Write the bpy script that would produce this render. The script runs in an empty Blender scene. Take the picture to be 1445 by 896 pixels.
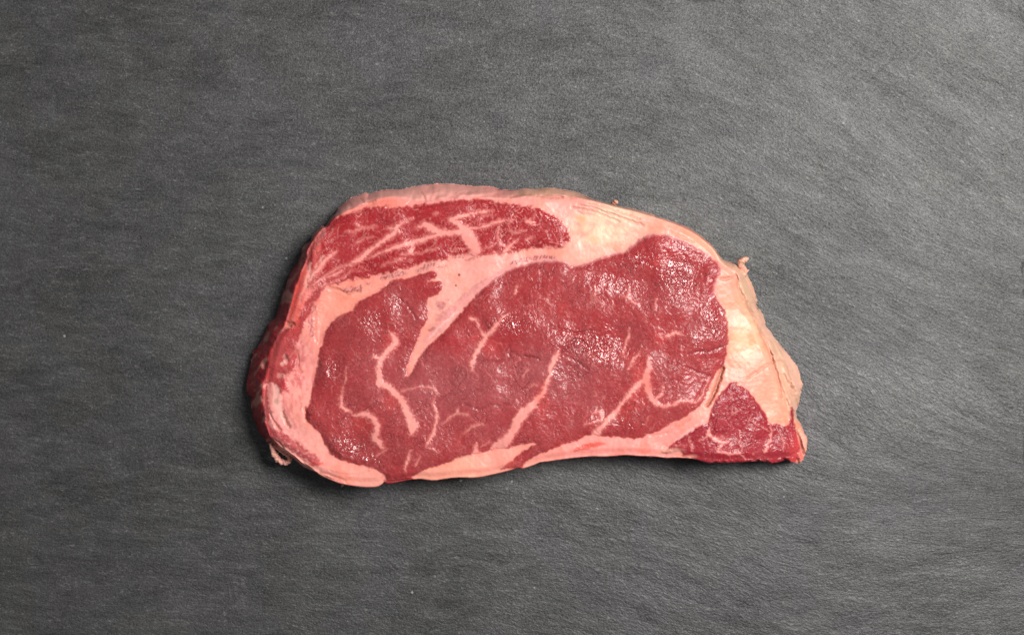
import bpy, math, random
import numpy as np

# ------------------------------------------------------------------ camera, world, light, exposure
S = 0.0003            # metres per photo pixel on the slate
CX, CY = 722.5, 448.0
CAMH = 0.56
sc = bpy.context.scene
col = sc.collection
cam_d = bpy.data.cameras.new('camera'); cam = bpy.data.objects.new('camera', cam_d); col.objects.link(cam)
cam.location = (0, 0, CAMH); cam.rotation_euler = (0, 0, 0)
cam_d.sensor_fit = 'HORIZONTAL'
cam_d.angle = 2*math.atan(1445*S/2/CAMH)
cam_d.clip_start = 0.01; cam_d.clip_end = 50
sc.camera = cam
w = bpy.data.worlds.new('World'); sc.world = w; w.use_nodes = True
w.node_tree.nodes['Background'].inputs[0].default_value = (0.93, 0.96, 1.0, 1)
w.node_tree.nodes['Background'].inputs[1].default_value = 0.15

def area_light(name, loc, target, size, energy, color):
    d = bpy.data.lights.new(name, 'AREA'); d.shape = 'RECTANGLE'; d.size = size[0]; d.size_y = size[1]
    d.energy = energy; d.color = color
    o = bpy.data.objects.new(name, d); col.objects.link(o); o.location = loc
    v = np.array(target, float)-np.array(loc, float)
    from mathutils import Vector
    o.rotation_euler = Vector(v).to_track_quat('-Z', 'Y').to_euler()
    return o
area_light('window_light', (0.58, 0.27, 1.02), (0.03, 0.0, 0), (0.38, 0.38), 22, (1.0, 0.98, 0.95))
vs = sc.view_settings
vs.view_transform = 'Standard'; vs.look = 'None'; vs.exposure = 0; vs.gamma = 1; vs.use_curve_mapping = False

# ------------------------------------------------------------------ numpy helpers
def hash2(ix, iy, seed):
    h = (ix.astype(np.int64)*374761393 + iy.astype(np.int64)*668265263 + seed*1442695041) & 0xFFFFFFFF
    h = ((h ^ (h >> 13))*1274126177) & 0xFFFFFFFF
    h = h ^ (h >> 16)
    return (h & 0xFFFF).astype(np.float32)/65535.0
def noise(x, y, wl, seed=0):            # gradient noise, about -1..1
    x = x/wl; y = y/wl
    ix = np.floor(x); iy = np.floor(y); fx = (x-ix).astype(np.float32); fy = (y-iy).astype(np.float32)
    ux = fx*fx*fx*(fx*(fx*6-15)+10); uy = fy*fy*fy*(fy*(fy*6-15)+10)
    out = 0
    for dx in (0, 1):
        for dy in (0, 1):
            a = hash2(ix+dx, iy+dy, seed)*2*np.pi
            g = np.cos(a)*(fx-dx)+np.sin(a)*(fy-dy)
            out = out + g*(ux if dx else 1-ux)*(uy if dy else 1-uy)
    return out*1.5
def fbm(x, y, wl, oct=3, seed=0, gain=.5):
    r = 0; a = 1
    for k in range(oct):
        r = r + a*noise(x+17.3*k, y-9.1*k, wl/2**k, seed+k); a *= gain
    return r
def sm(a, b, x):
    t = np.clip((x-a)/(b-a), 0, 1); return t*t*(3-2*t)
ZF = 1445/260.0
TILE = dict(A=(340,250), B=(540,250), C=(740,250), D=(900,280), E=(340,380), F=(540,380), G=(740,380),
            H=(900,400), I=(340,540), J=(540,540), K=(740,520), L=(900,520))
def P(*args):                            # outline points read tile by tile, to photo pixels
    out = []
    t = None
    for a in args:
        if isinstance(a, str): t = TILE[a]
        else: out.append((t[0]+a[0]/ZF, t[1]+a[1]/ZF)+tuple(v/ZF for v in a[2:3]))
    return np.array(out, float)

X0, X1, Y0, Y1, G = 336., 1150., 250., 700., 0.8
gx = np.arange(X0, X1, G); gy = np.arange(Y0, Y1, G)
PX, PY = np.meshgrid(gx, gy)
SHAPE = PX.shape
def bbox(p, pad):
    j0 = max(0, int((p[:,0].min()-pad-X0)/G)); j1 = min(SHAPE[1], int((p[:,0].max()+pad-X0)/G)+2)
    i0 = max(0, int((p[:,1].min()-pad-Y0)/G)); i1 = min(SHAPE[0], int((p[:,1].max()+pad-Y0)/G)+2)
    return slice(i0, i1), slice(j0, j1)
def smooth_poly(p, it=1):
    for _ in range(it):
        q = np.roll(p, -1, 0); p = np.stack([.75*p+.25*q, .25*p+.75*q], 1).reshape(-1, 2)
    return p
def sdf(p, pad=40, wx=0, wy=0):          # negative inside
    s = bbox(p, pad); x = PX[s]+(wx[s] if np.ndim(wx) else 0); y = PY[s]+(wy[s] if np.ndim(wy) else 0)
    d2 = np.full(x.shape, 1e9); ins = np.zeros(x.shape, bool)
    for a, b in zip(p, np.roll(p, -1, 0)):
        e = b-a; L = e@e+1e-9
        t = np.clip(((x-a[0])*e[0]+(y-a[1])*e[1])/L, 0, 1)
        d2 = np.minimum(d2, (x-a[0]-t*e[0])**2+(y-a[1]-t*e[1])**2)
        c = (a[1] > y) != (b[1] > y)
        if abs(e[1]) > 1e-9: ins ^= c & (x < a[0]+(y-a[1])*e[0]/e[1])
    d = np.sqrt(d2); d[ins] *= -1
    out = np.full(SHAPE, float(pad)); out[s] = d
    return out
def chain(p, pad=10, wx=0, wy=0):        # distance to a tapering polyline minus its half width
    s = bbox(p, pad+p[:,2].max()); x = PX[s]+(wx[s] if np.ndim(wx) else 0); y = PY[s]+(wy[s] if np.ndim(wy) else 0)
    d = np.full(x.shape, 1e3)
    for a, b in zip(p[:-1], p[1:]):
        e = b[:2]-a[:2]; L = e@e+1e-9
        t = np.clip(((x-a[0])*e[0]+(y-a[1])*e[1])/L, 0, 1)
        r = .5*(a[2]+(b[2]-a[2])*t)
        d = np.minimum(d, np.hypot(x-a[0]-t*e[0], y-a[1]-t*e[1])-r)
    return s, d
def srgb(r, g, b):
    c = np.array([r, g, b])/255.
    return np.where(c < .04045, c/12.92, ((c+.055)/1.055)**2.4)

# ------------------------------------------------------------------ tracing of the steak
OUT = P('E',(45,889),(60,800),(75,740),(95,650),(130,600),(165,550),(200,470),(225,420),(270,375),(285,330),(310,250),(322,205),(330,170),
 'A',(345,870),(365,800),(400,720),(450,660),(470,600),(480,550),(520,515),(545,500),(560,450),(600,410),(635,378),(660,385),(700,320),(740,280),(765,240),(800,210),(860,160),(920,140),(980,118),(1010,130),(1070,108),(1150,95),(1250,95),(1320,80),(1400,62),
 'B',(330,62),(420,50),(540,50),(620,60),(720,68),(860,72),(920,95),(1050,100),(1110,85),(1200,90),(1260,82),(1350,85),
 'C',(300,95),(380,108),(460,135),(540,170),(600,190),(670,208),(740,225),(830,240),(920,265),(1010,288),(1040,308),(1100,325),(1200,360),(1280,390),(1340,425),(1400,470),
 'D',(500,295),(560,345),(610,400),(645,450),(665,475),(720,495),(775,505),(800,530),(850,555),(860,600),(890,650),(910,700),(930,770),(942,800),(930,830),(950,870),
 'H',(960,200),(985,250),(1005,310),(1000,325),(1040,370),(1080,430),(1130,490),(1170,540),(1210,590),(1250,640),(1270,690),(1280,750),(1300,790),
 'L',(1298,130),(1285,165),(1280,200),(1265,280),(1240,340),(1250,385),(1280,430),(1310,510),(1330,530),(1330,600),(1320,670),(1295,720),(1270,745),(1200,735),(1160,715),(1110,735),(1050,745),(1000,730),(950,725),(850,735),(750,740),(650,740),(560,745),(520,735),(450,715),(430,710),(380,705),(300,700),(220,705),(150,695),(80,690),(0,690),
 'K',(800,680),(700,690),(600,695),(540,690),(420,700),(300,715),(200,730),(130,735),(60,765),
 'J',(1112,674),(1090,675),(1060,670),(1000,690),(920,710),(850,725),(780,742),(700,750),(600,745),(500,755),(400,772),(330,762),(290,755),(200,765),(140,780),(60,795),(20,795),
 'I',(1125,778),(1105,800),(1070,820),(1000,825),(930,820),(870,812),(800,800),(760,790),(700,765),(620,730),(580,700),(530,680),(490,660),(450,630),(400,590),(330,560),(275,525),(235,495),(200,470),(170,420),(135,385),(120,330),(95,270),(80,200),(75,140),(80,115),(45,85),(38,40))
RIM = P('I',(195,0),'E',(210,840),(225,740),(250,650),(270,560),(330,480),(365,420),(368,380),(385,300),(410,230),(440,140),(465,60),
 'A',(470,750),(500,690),(520,640),(525,580),(550,530),(580,480),(620,425),(645,400),(690,395),(705,350),(760,305),(900,250),(1000,215),(1060,180),(1200,165),(1310,190),
 'B',(200,210),(400,200),(540,175),(750,165),(900,170),(1000,170),(1200,160),(1300,155),
 'C',(333,160),(400,165),(480,175),(560,190),(650,218),(760,245),(900,280),(1020,315),(1200,375),(1330,440),(1420,510),
 'D',(560,365),(620,435),(655,505),(740,560),(775,600),(770,700),(790,760),(830,830),(850,880),
 'H',(850,200),(880,235),(920,300),(960,400),(1000,490),(1040,570),(1060,630),(1090,720),(1120,800),(1140,889),
 'L',(1150,280),(1190,400),(1200,440),(1250,520),(1270,600),(1250,660),(1200,695),(1150,692),(1000,705),(850,710),(560,715),(450,692),(220,682),(0,668),
 'K',(800,658),(600,672),(420,677),(200,705),(60,740),'J',(1080,655),(1000,668),(780,718),(600,722),(400,748),(290,735),(60,770),
 'I',(1130,755),(1070,790),(930,785),(800,765),(700,735),(600,690),(500,630),(430,570),(330,510),(240,430),(205,330),(185,200),(190,80))
CAP = P('A',(745,315),(870,280),(1060,225),(1200,245),(1310,228),'B',(200,225),(300,215),(400,205),(540,175),(750,175),(900,195),(1050,220),(1200,235),(1290,275),(1350,310),
 'C',(290,340),(300,380),(350,420),(370,480),(320,520),(300,550),(250,560),(150,555),(60,560),(0,570),
 'B',(1060,575),(1010,600),(900,605),(760,620),(640,610),(560,610),(480,650),(430,655),(330,672),(250,695),(200,715),(100,735),(20,755),
 'A',(1110,765),(1000,785),(880,805),(800,825),(720,840),(660,860),(560,880),(525,870),(520,800),(535,740),(515,690),(505,640),(525,580),(560,520),(600,455),(648,405),(693,392),(703,345))
EYE = P('E',(1130,130),(1180,85),(1280,65),'F',(250,62),(330,20),(410,12),(440,40),(420,75),(370,82),(400,95),(460,90),(470,130),(450,190),(370,215),(340,260),(360,370),(345,420),(300,470),(290,540),(260,590),(230,660),(200,740),(190,790),(205,850),(240,780),(290,680),(340,610),(420,550),(510,460),(600,350),(690,250),(770,160),(850,90),(940,35),
 'B',(1000,722),(1080,690),(1180,668),(1280,652),(1360,652),(1430,665),'C',(380,700),(460,685),(540,655),(620,622),(720,597),(800,582),(840,540),(900,490),(960,460),(1020,445),(1100,450),(1200,480),(1280,515),
 'D',(480,400),(560,450),(620,490),(650,530),(650,580),(620,640),(602,700),(598,760),(640,825),
 'H',(670,190),(690,250),(705,330),(710,400),(705,500),(690,570),(672,650),(640,672),
 'L',(610,50),(575,110),(550,180),(515,260),(470,310),(400,360),(330,395),(250,435),(180,480),(130,500),(0,550),
 'K',(780,540),(680,535),(600,535),(560,512),(480,530),(420,560),(300,600),(200,640),(100,680),(50,705),
 'J',(1130,620),(1110,645),(1085,668),(1000,678),(930,680),(945,665),(1040,585),(1140,510),(1220,465),(1060,490),(970,515),(880,510),(850,530),(760,550),(700,560),(600,590),(500,630),(350,680),(265,712),(230,740),(260,775),(60,805),(15,805),
 'I',(1122,770),(1140,735),(1100,710),(1020,660),(900,640),(800,610),(720,580),(680,520),(640,450),(620,390),(560,340),(512,290),(500,220),(540,160),(550,80),(560,20),
 'E',(590,800),(605,720),(610,640),(655,575),(645,530),(670,470),(720,400),(800,350),(880,320),(920,260),(1000,210),(1080,180))
TAIL = P('L',(170,655),(230,625),(330,545),(420,495),(480,445),(555,425),(570,360),(590,280),(640,200),(700,140),(750,98),(790,108),(770,130),(815,125),(860,165),(920,240),(980,320),(1010,370),(1030,440),(1100,435),(1160,455),(1195,430),(1195,300),(1215,300),(1225,420),(1240,480),(1262,560),(1265,640),(1240,760),(1100,770),(560,770),(480,740),(440,705),(340,690),(360,660),(300,640),(240,670))
STRIP = P('E',(370,462),(420,440),(440,400),(470,330),(500,270),(545,190),(610,130),(690,115),(640,175),(600,235),(565,290),(530,370),(490,430),(465,520),(440,600),(430,700),(445,780),(380,800),(330,840),(335,889),'I',(355,55),(310,95),(290,50),(275,0),(168,10),(178,-40),'E',(196,740),(228,640),(262,540),(310,490))
STRIP2 = P('I',(205,230),(225,240),(250,330),(310,370),(390,445),(480,490),(570,560),(625,620),(605,655),(540,640),(450,565),(370,500),(250,430),(210,370))
GASHES = [P('K',(385,640),(430,605),(520,575),(620,570),(640,585),(560,610),(470,640),(400,655))]
POCKET = P('E',(690,145),(760,160),(830,195),(930,170),(1010,140),(1110,105),(1135,125),(1080,185),(1000,212),(920,265),(880,325),(800,355),(720,405),(670,470),(645,530),(640,570),(600,620),(590,540),(580,450),(585,330),(610,220))
SEAMFAT = np.array([(428,395),(560,370),(640,350),(770,330),(800,345),(800,385),(720,375),(680,395),(590,520),(560,540),(560,470),(600,420),(520,405),(470,420)],float)

def V(tile, *pts): return P(tile, *pts)
EV = [  # fat streaks of the big muscle
 np.vstack([V('E',(1160,490,20),(1205,535,55),(1215,585,55),(1160,625,50),(1120,680,50),(1085,730,45),(1075,800,45),(1090,860,55)),V('I',(1080,0,60),(1150,32,58),(1220,92,58),(1272,155,60),(1300,220,66),(1330,290,78),(1348,350,84),(1335,400,30))]),
 V('E',(1035,688,26),(1060,690,34),(1100,705,30)),
 V('J',(135,78,8),(200,50,14),(300,32,10),(395,40,12),(425,85,14)),
 V('J',(408,105,6),(396,170,22),(420,230,26),(422,300,24),(402,380,28),(372,440,24),(332,505,10)),
 np.vstack([V('E',(825,770,6),(822,850,8)),V('I',(795,65,10),(780,150,26),(787,190,30),(850,230,28),(905,257,26),(990,243,44),(1040,285,55),(1072,335,50),(1062,390,54),(1045,430,62),(1085,470,52),(1115,520,14))]),
 V('I',(1062,575,8),(1100,545,16),(1140,520,8)),
 V('J',(212,535,12),(205,585,24),(180,640,24),(175,685,14)),
 V('J',(292,578,6),(258,645,12)),
 V('F',(690,390,32),(728,395,28),(750,455,18),(790,508,28),(815,530,36)),
 V('F',(985,348,6),(930,382,16),(890,440,34),(822,520,38),(762,600,48),(722,670,34),(695,742,36),(702,795,8)),
 np.vstack([V('F',(1372,650,30),(1345,710,46),(1312,790,42)),V('K',(205,40,38),(175,110,36),(150,175,34)),V('J',(1240,100,44),(1180,165,62),(1110,235,84),(1055,300,88),(1030,370,66),(975,450,86),(900,520,110),(860,560,60))]),
 V('J',(1150,30,10),(1180,10,14),(1210,20,8)),
 V('G',(822,465,8),(815,530,24),(790,600,18),(768,690,6)),
 V('G',(900,650,12),(852,710,28),(812,785,8)),
 np.vstack([V('G',(970,690,20),(975,780,46)),V('K',(965,20,50),(952,85,62),(970,170,56),(1000,240,54),(1040,282,40),(1085,300,26),(1160,280,24),(1220,256,24),(1290,256,20),(1345,250,10))]),
 V('K',(1075,205,20),(1020,245,34)),
 V('K',(940,80,36),(885,135,54),(830,195,46),(785,245,34),(748,300,30)),
 V('K',(752,262,18),(742,310,36),(700,362,46),(642,412,44),(602,462,50),(560,515,70)),
 V('K',(540,350,10),(600,338,34),(607,400,30)),
 V('K',(600,410,22),(560,415,14),(465,440,6)),
 V('L',(560,80,12),(522,160,16),(502,220,18),(462,262,20),(420,262,14)),
 V('G',(555,135,6),(555,200,18)),
 V('G',(815,158,6),(815,222,26),(850,256,24),(895,288,6)),
 V('G',(765,210,8),(812,220,20)),
 V('G',(1030,238,10),(1026,325,8)),
 V('G',(1112,530,24),(1180,492,30),(1245,520,8)),
 V('J',(592,196,8),(580,237,26),(530,270,16),(465,325,6)),
 V('J',(585,240,16),(670,252,14)),
 V('J',(785,328,8),(745,328,14),(690,350,14),(630,400,6)),
 V('J',(332,508,8),(395,522,8),(445,548,4)),
 V('J',(732,475,8),(732,520,44),(735,560,80)),
 V('J',(832,455,6),(780,502,10)),
 V('F',(1050,130,8),(1036,190,22)),
 V('F',(1132,785,10),(1100,840,12)),
 V('F',(290,700,8),(322,752,8)),
 V('K',(1092,120,6),(1074,195,10)),
]
CV = [
 V('A',(540,860,12),(640,790,16),(740,722,14),(830,680,6)), V('A',(530,815,12),(600,738,14),(660,655,14),(735,600,6)), V('A',(560,872,8),(700,832,14),(800,790,12),(880,725,5)),
 V('A',(1100,700,6),(1190,660,12),(1290,640,10)), V('B',(300,600,8),(360,570,12),(430,560,8)), V('B',(760,330,8),(800,300,12),(860,300,6)), V('B',(990,420,8),(1050,440,12),(1120,420,10)), V('A',(900,520,5),(960,480,9),(1030,470,5)),
 V('B',(865,265,10),(770,272,20),(690,292,26),(600,312,32),(538,335,44),(590,362,40),(630,400,62),(665,460,94),(705,520,84),(735,570,66),(705,615,66),(650,640,40)),
 V('B',(610,432,46),(520,440,42),(440,428,50),(380,400,58),(330,372,44),(262,392,16)),
 np.vstack([V('B',(490,440,38),(400,462,36),(300,495,40),(220,515,36),(130,540,36)),V('A',(1150,575,26),(1060,610,18),(970,642,8))]),
 V('A',(1300,345,8),(1225,385,36),(1212,430,44),(1130,490,34),(1050,545,34),(960,622,44),(880,672,28),(815,697,14)),
 V('A',(1150,405,14),(1215,400,30)),
 V('B',(232,525,22),(222,570,32),(205,600,22)),
 V('B',(148,606,10),(215,600,16),(295,596,8)),
 V('B',(640,405,18),(760,396,20),(850,370,26),(920,346,26),(1010,338,6)),
 V('A',(825,430,8),(880,430,14),(940,402,16),(1065,385,8)),
 V('A',(895,370,8),(965,400,12)),
 V('A',(738,588,16),(662,650,32),(612,720,32),(560,770,22)),
 V('A',(790,738,18),(720,770,24),(630,805,14)),
 V('B',(905,390,6),(900,480,12),(920,520,12),(975,552,8)),
 V('B',(1055,488,10),(1005,540,28),(955,592,32)),
 V('B',(1192,285,8),(1185,335,10)),
 V('B',(1140,350,30),(1170,360,30)),  # whitish wet gloss painted as a streak
 V('B',(405,290,16),(430,285,18)),
 V('B',(235,325,10),(165,350,12)),
 V('B',(870,530,6),(800,560,10)),
 V('B',(1180,468,12),(1125,492,12)),
]
TV = [
 V('L',(565,470,24),(552,518,26),(592,545,26),(640,582,36),(690,585,28),(718,568,8)),
 V('L',(655,598,18),(628,650,22),(700,665,18),(800,665,18),(832,688,16),(850,715,10)),
 V('L',(1036,440,8),(1052,490,12),(1040,560,22),(1018,602,30),(1000,645,28)),  # white gloss at its lower end is painted on as streak
 V('L',(860,390,4),(950,450,7),(1030,492,5)),
 V('L',(390,530,6),(410,590,12),(432,650,14)),
 V('L',(542,530,8),(480,572,6)),
 V('L',(800,490,4),(802,600,7),(815,650,8)),
 V('L',(1100,490,6),(1140,550,10),(1140,650,10)),
 V('L',(738,320,8),(742,360,10),(780,330,8)),
]
CV = [p*np.array([1,1,1.22]) for p in CV]
GREY = [ (V('E',(810,160,30),(870,158,46),(935,150,40)),.9), (V('E',(985,110,30),(1025,118,20)),.8),
 (V('A',(1110,790,20),(1180,770,26),(1250,755,20)),.75), (V('B',(10,795,34),(60,775,36),(130,762,36),(200,742,24)),.9),
 (V('B',(265,735,30),(330,710,34),(390,690,34),(425,665,18)),.8), (V('B',(560,636,22),(625,632,20)),.8), (V('B',(425,712,14),(500,690,10)),.6),
 (V('B',(1005,685,22),(1080,655,28),(1180,636,34),(1280,628,36),(1350,632,22)),.9),
 (V('F',(620,230,26),(700,165,34),(790,105,34),(870,62,26),(940,15,16)),.5),
 (V('F',(440,275,50),(465,285,50)),.75),(V('F',(500,240,22),(515,235,18)),.7),(V('F',(455,315,26),(460,310,20)),.8),
 (V('F',(430,390,30),(480,370,70),(540,320,60),(575,290,20)),.55), (V('F',(370,472,20),(400,465,26)),.8),(V('F',(350,520,14),(365,515,14)),.5),
 (V('E',(570,300,20),(555,380,36),(545,450,48),(560,510,40)),.7) ]
CREASE = [ # polyline, depth in mm, darkening, colour index
 (V('L',(668,-5,6),(642,70,16),(622,130,18),(600,185,16),(575,240,14),(545,292,6)),2.2,1.0),
 (V('H',(860,745,4),(940,690,8),(1000,645,8),(1050,620,5)),.5,.45),
 (V('D',(655,632,5),(700,632,9),(750,618,6)),.6,.55),
 (V('H',(800,60,8),(870,200,8),(920,300,9),(990,450,8),(1050,600,8),(1100,740,8),(1125,889,6)),.7,.45),
 (V('H',(920,300,6),(960,360,8),(1000,440,10),(1040,540,8),(1060,600,4)),.8,.4),
 (V('H',(1055,620,6),(1130,590,8),(1185,680,8),(1200,780,8),(1210,880,8)),.7,.35),
 (V('D',(775,600,6),(790,700,9),(830,770,9),(870,860,8),(900,889,6)),.8,.5),
 (V('I',(325,230,6),(345,290,12),(380,345,8)),.9,.7),
 (V('I',(225,240,6),(265,320,10),(310,370,8)),.8,.55),
 (V('I',(500,205,12),(512,240,14),(515,300,12)),1.2,.75),
 (V('I',(235,440,8),(280,470,20),(330,510,12)),1.0,.6),
 (V('I',(700,690,6),(800,720,6),(900,720,5),(1000,690,4)),.3,.2),
 (V('I',(620,700,6),(720,730,8),(820,770,6)),.5,.5),
 (V('E',(690,140,8),(760,160,9),(830,190,10),(930,172,5)),.9,.6),
 (V('E',(585,330,5),(580,450,6),(590,560,5)),.4,.35),
 (V('E',(365,420,20),(385,435,16),(410,430,8)),1.6,.8),
 (V('E',(350,690,14),(365,715,14)),1.0,.6),
 (V('E',(440,640,5),(450,770,6),(470,800,4)),.5,.3),
 (V('B',(300,120,5),(325,150,7),(330,190,7)),.7,.3),
 (V('A',(940,170,8),(970,205,8),(1040,180,5)),.8,.45),
 (V('A',(1010,135,6),(990,165,6)),.6,.3),
 (V('B',(600,130,5),(720,120,7),(850,110,7),(920,100,6)),.5,.3),
 (V('B',(1000,160,5),(1150,140,9),(1250,155,12),(1400,160,9)),.7,.5),
 (V('C',(100,140,8),(200,150,13),(330,155,11),(420,160,6)),.7,.5),
 (V('C',(400,150,5),(500,170,8),(600,190,5)),.6,.4),
 (V('C',(380,240,4),(520,262,5),(640,300,5),(740,350,4)),.6,.36),
 (V('C',(420,215,4),(560,245,5),(700,300,5),(850,350,4),(930,380,3)),.6,.36),
 (V('C',(500,200,4),(650,240,5),(760,275,5),(900,330,4)),.6,.36),
 (V('C',(560,190,3),(700,225,5),(860,265,5),(980,300,4)),.5,.3),
 (V('C',(420,270,3),(460,290,5),(540,300,5)),.3,.15),
 (V('G',(290,650,5),(340,610,7),(400,545,8),(440,555,7),(490,600,6)),.5,.5),
 (V('G',(200,440,4),(290,470,6),(400,500,6),(520,480,5)),.4,.4),
 (V('G',(0,680,4),(60,690,6),(110,700,4)),.4,.4),
 (V('G',(370,700,4),(440,740,6),(500,790,4)),.35,.4),
 (V('H',(400,555,4),(480,530,6),(560,535,6),(640,505,5),(695,480,4)),.4,.45),
 (V('H',(380,650,4),(480,700,6),(560,720,4)),.35,.35),
 (V('F',(960,640,5),(990,600,5),(1000,700,4),(900,720,6),(740,720,5)),.35,.35),
 (V('F',(1000,640,4),(1090,690,6),(1180,690,5)),.35,.35),
 (V('J',(420,150,4),(520,80,5),(600,10,4)),.3,.3),
 (V('J',(640,170,4),(760,210,6),(860,170,5),(980,170,5)),.35,.35),
 (V('E',(1250,240,5),(1320,300,6),(1380,400,5)),.35,.3),
 (V('L',(520,120,6),(490,200,7),(430,290,6)),.4,.3),
 (V('L',(110,525,4),(250,500,6),(330,450,5),(400,400,4)),.4,.3),
 (V('L',(200,605,4),(330,545,5),(450,480,4)),.4,.25),
]
# ------------------------------------------------------------------ fields on the tracing grid
wx = 1.6*noise(PX,PY,9,1)+.9*noise(PX,PY,3.6,2); wy = 1.6*noise(PX,PY,9,3)+.9*noise(PX,PY,3.6,4)
dO = sdf(OUT, 120, .3*wx, .3*wy)
dR = sdf(smooth_poly(RIM), 120)
inside = dO < 0
dO0 = sdf(smooth_poly(OUT), 120)
ang_low = sm(560, 640, PY)*sm(400, 470, PX)
out_r = np.clip(dR, 0, None)*(1-.75*ang_low); ins_o = np.clip(-dO0, 0, None)
t = np.where(dR > 0, ins_o/(ins_o+out_r+1e-6), 1.0)      # 0 at the silhouette, 1 on the cut face
def mask(poly, soft=1.9, k=1.0, it=1):
    d = sdf(smooth_poly(poly, it), 30, k*wx, k*wy); return sm(soft, -soft, d), d
mCAP, dCAP = mask(CAP, 3.0, 2.0); mEYE, dEYE = mask(EYE, 1.8, 1.0); mTAIL, dTAIL = mask(TAIL, 1.8, 1.0)
mST, dST = mask(STRIP, 2.2, 1.6); mS2, _ = mask(STRIP2, 3.5, 2.2); mPK, dPK = mask(POCKET, 1.6, .7)
mGA, _ = mask(GASHES[0], 2, 1.2)
vxx = .9*wx+1.2*noise(PX,PY,2.6,5); vyy = .9*wy+1.2*noise(PX,PY,2.6,6); vno = noise(PX,PY,4.5,7)+.7*noise(PX,PY,10,8)
def veins(lst, feather):
    best = np.full(SHAPE, 50.); vid = np.full(SHAPE, -1)
    for k, p in enumerate(lst):
        s, d = chain(p, 12, vxx, vyy); d = d+.9*vno[s]*np.clip(p[:,2].max()/6,.5,1.3)
        b = best[s]; m = d < b; b[m] = d[m]; vid[s][m] = k
    return sm(feather, -feather, best), best, vid
aE, bE, iE = veins(EV, 2.1); aC, bC, iC = veins(CV, 3.0); aT, bT, iT = veins(TV, 1.7)
side = sm(.99, .9, t)                                     # 1 on the flanks

# heights in mm ----------------------------------------------------------------
n40 = noise(PX,PY,60,11); n20 = noise(PX,PY,26,12); n10 = noise(PX,PY,12,13); n5 = noise(PX,PY,5.5,14)
ztop = 23 + 1.1*n40 + .30*n20
ztop -= 5.5*sm(960, 1140, PX)                             # thins out towards the tail end
ztop -= 1.0*sm(430, 345, PX)
zedge = 5.0 + 12.0*ang_low
prof = 1-(1-np.clip(t,0,1))**(1.9+2.6*ang_low)
Z = zedge+(ztop-zedge)*prof
Zr = sm(0, 9, -dR)                                      # rounded shoulder of the cut face
Z += np.where(dR < 0, -1.0*(1-Zr), -1.0)*(t>.0)
bul = lambda d, wdt, h: h*(1-(1-np.clip(-d/wdt,0,1))**2)
Z += bul(dEYE, 18, 1.1)*(t>=1) + bul(dCAP, 10, .5)*(t>=1) + bul(dTAIL, 10, .5)*t
Z -= bul(dPK, 18, .9)
Z += .55*np.exp(-((dST+4)/9)**2)*n20*2
lean = np.clip(np.maximum.reduce([mEYE*(1-aE), mCAP*(1-aC), mTAIL*(1-aT), mST, mS2*.8, mGA]), 0, 1)
Z += .28*(sm(2.5,-2.5,bE)*mEYE+sm(2.5,-2.5,bC)*mCAP*.8+sm(2.5,-2.5,bT)*mTAIL)
# flanks: lumpy folds
fl = sm(1.0, .75, t)
leftside = fl*sm(500, 440, PX)*sm(330, 350, PY)
Z += fl*(1-.75*ang_low)*(.9*noise(PX,PY,18,21)+.5*noise(PX,PY,8,22))
Z += leftside*1.4*noise(PX+.4*PY,PY*.5,15,23)
rightside = fl*sm(990, 1015, PX)
Z += rightside*(1.9*noise(PX*1.6-PY*.75, PY*.3, 15, 24)+.35*noise(PX*1.6-PY*.75, PY*.5, 9, 25)+.35*noise(PX,PY,5,27))
topside = fl*sm(330, 300, PY)
Z += topside*(1.2*noise(PX*.35+PY*.2,PY*1.1,11,26)+.6*noise(PX*.8,PY*.8,9,28))
# tilted facets where the wet cut catches the lamp
TILT = [(955,388,20,26,.215),(908,370,24,13,.17),(832,488,38,20,.19),(1010,452,13,22,.19),(722,456,24,14,.17),(492,630,20,13,.28),(524,650,16,9,.26),(466,522,10,17,.28),(555,428,13,15,.11),
        (880,600,30,12,.10),(518,452,18,13,.15),(872,402,40,16,.10),(985,480,14,14,.10),(795,525,24,10,.12),(690,395,30,12,.06),(785,300,16,10,.08)]
wet = np.zeros(SHAPE)
mus = sm(0, 9, -np.minimum.reduce([dEYE, dCAP, dTAIL, dST]))
for cx_, cy_, sx_, sy_, sl in TILT:
    g = np.exp(-.5*((PX-cx_)/sx_)**2-.5*((PY-cy_)/sy_)**2)
    g = g*mus
    Z += -sl*((PX-cx_)*.92-(PY-cy_)*.38)*g*S*1000
    wet = np.maximum(wet, g*min(1, abs(sl)*5)*(sl > 0))
# creases
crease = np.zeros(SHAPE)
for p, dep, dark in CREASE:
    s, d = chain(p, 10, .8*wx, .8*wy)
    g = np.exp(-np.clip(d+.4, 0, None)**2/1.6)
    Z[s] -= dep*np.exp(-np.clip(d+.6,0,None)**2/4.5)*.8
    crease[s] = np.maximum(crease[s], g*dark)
# fine relief of the flesh
ridge = 1-np.abs(noise(PX+2*n10, PY+2*n10, 7.5, 31))*1.6
worm = noise(PX+3*n10, PY+3*n5, 4.6, 32)
Z += lean*(.04*n5+.09*n10+.03*ridge+wet*(.10*worm+.07*n5)) + (1-lean)*(.08*n10+.05*n5)
Z = np.maximum(Z, 1.2)

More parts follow.
